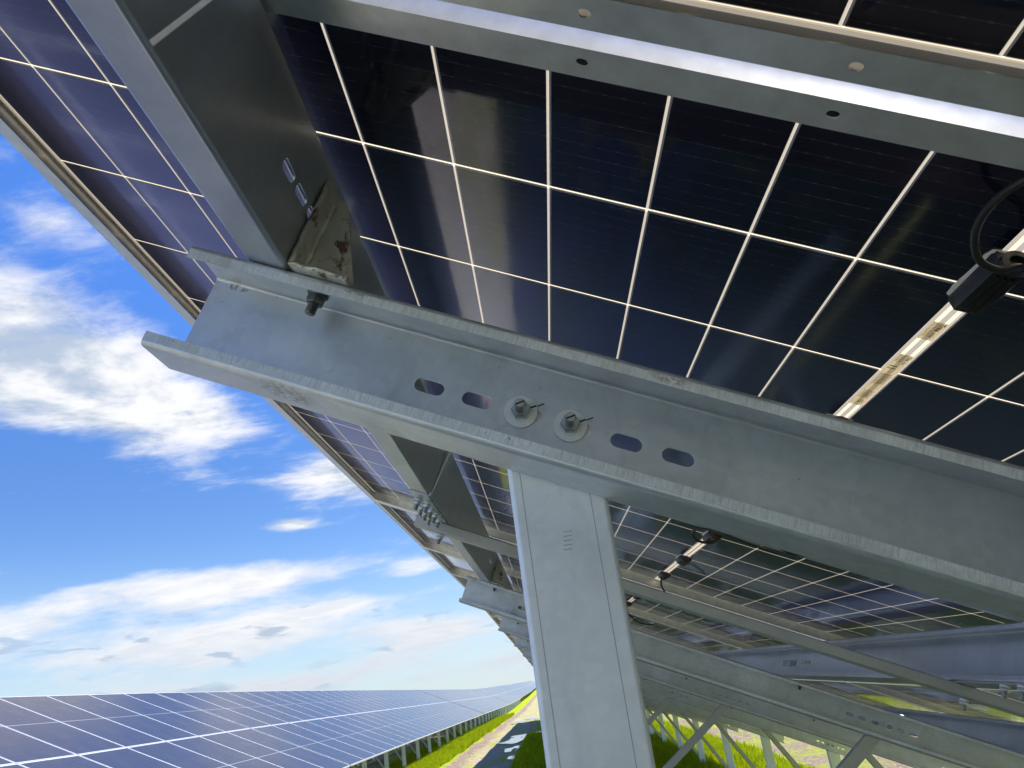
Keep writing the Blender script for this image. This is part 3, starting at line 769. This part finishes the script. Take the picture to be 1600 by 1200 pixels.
while yv < 135:
    T = Matrix.Translation((FARX, yv, FARZ - Z0 + far_dz(yv)))
    place(raf, Matrix.Translation((FARX, yv, FARZ + far_dz(yv))) @ TBL, 'steel rafter carrying the opposite row', 'rafter', 'rafters of the opposite row', skip=('bolt', 'washer'))
    place(post_s, Matrix.Translation((FARX + SPX, yv + YW + .003, FARZ - Z0 + far_dz(yv))), 'pale front post below the low edge of the opposite row', 'post', 'front posts of the opposite row')
    place(br_s, Matrix.Translation((FARX, yv + YW + .01, FARZ - Z0 + far_dz(yv))), 'slanting brace beside a front post of the opposite row', 'brace', 'front braces of the opposite row')
    if yv < 60:
        place(post_n, Matrix.Translation((FARX + NPX, yv + YW + .003, FARZ - Z0 + far_dz(yv))), 'rear post in the shade under the opposite row', 'post', 'rear posts of the opposite row', skip=('rolled_line',))
    yv += YS
yv = 0.0
while yv < 134:
    mw = frame_mat(yv, FARX, FARZ, far_dz, PL)
    for i in range(4): place(purlins[i], mw, 'purlin under the opposite row', 'purlin', 'purlins of the opposite row')
    yv += PL

# ------------------------------------------------------------------ ground
random.seed(11)
def gz(x_, y_):
    f = far_dz(y_)
    n_ = .02 * math.sin(x_ * 1.7 + y_ * .31) + .015 * math.sin(x_ * 4.1 - y_ * 1.3) + .02 * math.sin(y_ * .9 + x_ * .6)
    ed = min(1, max(0, (2.8 - abs(x_ + 1.6)) / 1.0))
    return f + n_ * .6 + ed * .02 * math.sin(x_ * 9 + math.sin(y_ * .8) * 2) - .03
xs = [-2600, -1200, -500, -200, -90, -50, -30, -20, -15, -12] + [-10 + .25 * i for i in range(73)] + [9, 11, 14, 20, 30, 50, 90, 200, 500, 1200, 2600]
ys = [-2600, -1000, -400, -150, -60, -30, -20] + [-15 + .5 * i for i in range(151)] + [62 + 2 * i for i in range(40)] + [150, 165, 180, 200, 225, 250, 300, 350, 400, 480, 560, 700, 900, 1300, 1900, 2600]
V = [(x_, y_, gz(x_, y_)) for y_ in ys for x_ in xs]; nxs = len(xs)
F = [(j * nxs + i, j * nxs + i + 1, (j + 1) * nxs + i + 1, (j + 1) * nxs + i) for j in range(len(ys) - 1) for i in range(nxs - 1)]
g = mesh_obj('ground', V, F, M_GROUND); link(g); tag(g, None, None, None, 'structure'); smoothen(g.data, 80)
g['label'] = 'field ground with green strips and bare tracks'
# grass blades in the strips that show
rng = np.random.default_rng(4)
def gz_np(x_, y_):
    f = np.interp(y_, [a for a, b in LAND], [b for a, b in LAND])
    n_ = .02 * np.sin(x_ * 1.7 + y_ * .31) + .015 * np.sin(x_ * 4.1 - y_ * 1.3) + .02 * np.sin(y_ * .9 + x_ * .6)
    ed = np.clip((2.8 - np.abs(x_ + 1.6)) / 1.0, 0, 1)
    return f + n_ * .6 + ed * .02 * np.sin(x_ * 9 + np.sin(y_ * .8) * 2) - .03
def blades(name, regs, label):
    X = []; Y = []; S = []
    for x0, x1, y0, y1, n_, s_ in regs:
        X.append(rng.uniform(x0, x1, n_)); Y.append(rng.uniform(y0, y1, n_)); S.append(np.full(n_, s_))
    X, Y, S = map(np.concatenate, (X, Y, S)); n_ = len(X); Z = gz_np(X, Y) - .005
    a = rng.uniform(0, 6.283, n_); wd = S * rng.uniform(.006, .012, n_); h = S * rng.uniform(.05, .13, n_); lx, ly = rng.normal(0, .35, n_) * h, rng.normal(0, .35, n_) * h
    v = np.empty((n_, 3, 3)); v[:, 0] = np.stack([X - wd * np.cos(a), Y - wd * np.sin(a), Z], 1); v[:, 1] = np.stack([X + wd * np.cos(a), Y + wd * np.sin(a), Z], 1); v[:, 2] = np.stack([X + lx, Y + ly, Z + h], 1)
    me = bpy.data.meshes.new(name); me.vertices.add(3 * n_); me.vertices.foreach_set('co', v.ravel()); me.loops.add(3 * n_); me.loops.foreach_set('vertex_index', np.arange(3 * n_, dtype=np.int32))
    me.polygons.add(n_); me.polygons.foreach_set('loop_start', np.arange(0, 3 * n_, 3, dtype=np.int32)); me.polygons.foreach_set('loop_total', np.full(n_, 3, dtype=np.int32))
    me.materials.append(M_GRASS); me.update(calc_edges=True); me.validate()
    o = bpy.data.objects.new(name, me); COL.objects.link(o); tag(o, label, 'grass', None, 'stuff')
blades('grass', [(.6, 4.95, 8, 16, 45000, 1.0), (.6, 4.95, 16, 30, 50000, 1.4), (.6, 4.9, 30, 60, 25000, 2.2), (-5.7, -3.25, 14, 35, 40000, 1.3), (-5.7, -3.25, 35, 80, 34000, 2.2), (-.8, .6, 15, 40, 16000, 1.3)], 'bright green grass in strips between and under the panel rows')
# puddles
def puddle(x_, y_, rx, ry, sd):
    random.seed(sd); n_ = 34; ph = [random.uniform(0, 6.28) for _ in range(4)]
    zc = max(gz(x_ + rx * .9 * math.cos(q), y_ + ry * .9 * math.sin(q)) for q in (0, 1, 2, 3, 4, 5)) - .012
    P_ = []
    for i in range(n_):
        a = 2 * math.pi * i / n_; f = 1 + .28 * math.sin(2 * a + ph[0]) + .18 * math.sin(3 * a + ph[1]) + .12 * math.sin(5 * a + ph[2]) + .07 * math.sin(9 * a + ph[3])
        P_.append((x_ + rx * f * math.cos(a), y_ + ry * f * math.sin(a)))
    V = [(a, b, zc) for a, b in P_] + [(a, b, zc - .09) for a, b in P_]
    F = [tuple(range(n_)), tuple(range(2 * n_ - 1, n_ - 1, -1))] + [(i, n_ + i, n_ + (i + 1) % n_, (i + 1) % n_) for i in range(n_)]
    return mesh_obj('puddle', V, F, M_WATER)
for i, (a, b, c_, d_) in enumerate(((-1.35, 36.5, .75, 1.9), (-.75, 39.5, .6, 1.5), (-1.05, 30.5, .34, 1.2), (-1.75, 57, .5, 2.4), (-.85, 26.8, .2, .8), (-.9, 62, .7, 2.4))):
    p = link(puddle(a, b, c_, d_, i)); tag(p, None, None, 'puddles in the track', 'structure'); p['label'] = 'sky-bright puddle in the muddy track'
# far hill
V = []; F = []; nxh = 60
for j, (yy_, f) in enumerate(((760, 0), (860, .55), (960, 1), (1100, .8), (1400, 0))):
    for i in range(nxh):
        x_ = -60 + i * 20; e_ = min(1, (i / 7)); V.append((x_, yy_, -3 + f * e_ * (21 + 5 * math.sin(i * .45) + 3 * math.sin(i * 1.3))))
for j in range(4):
    for i in range(nxh - 1): F.append((j * nxh + i, j * nxh + i + 1, (j + 1) * nxh + i + 1, (j + 1) * nxh + i))
h = mesh_obj('hills', V, F, M_HILL, 80); link(h); tag(h, None, None, None, 'structure'); h['label'] = 'low green hill on the horizon'
# drop prototype-only data that was never linked
for o in list(bpy.data.objects):
    if o.name not in SC.objects: bpy.data.objects.remove(o)
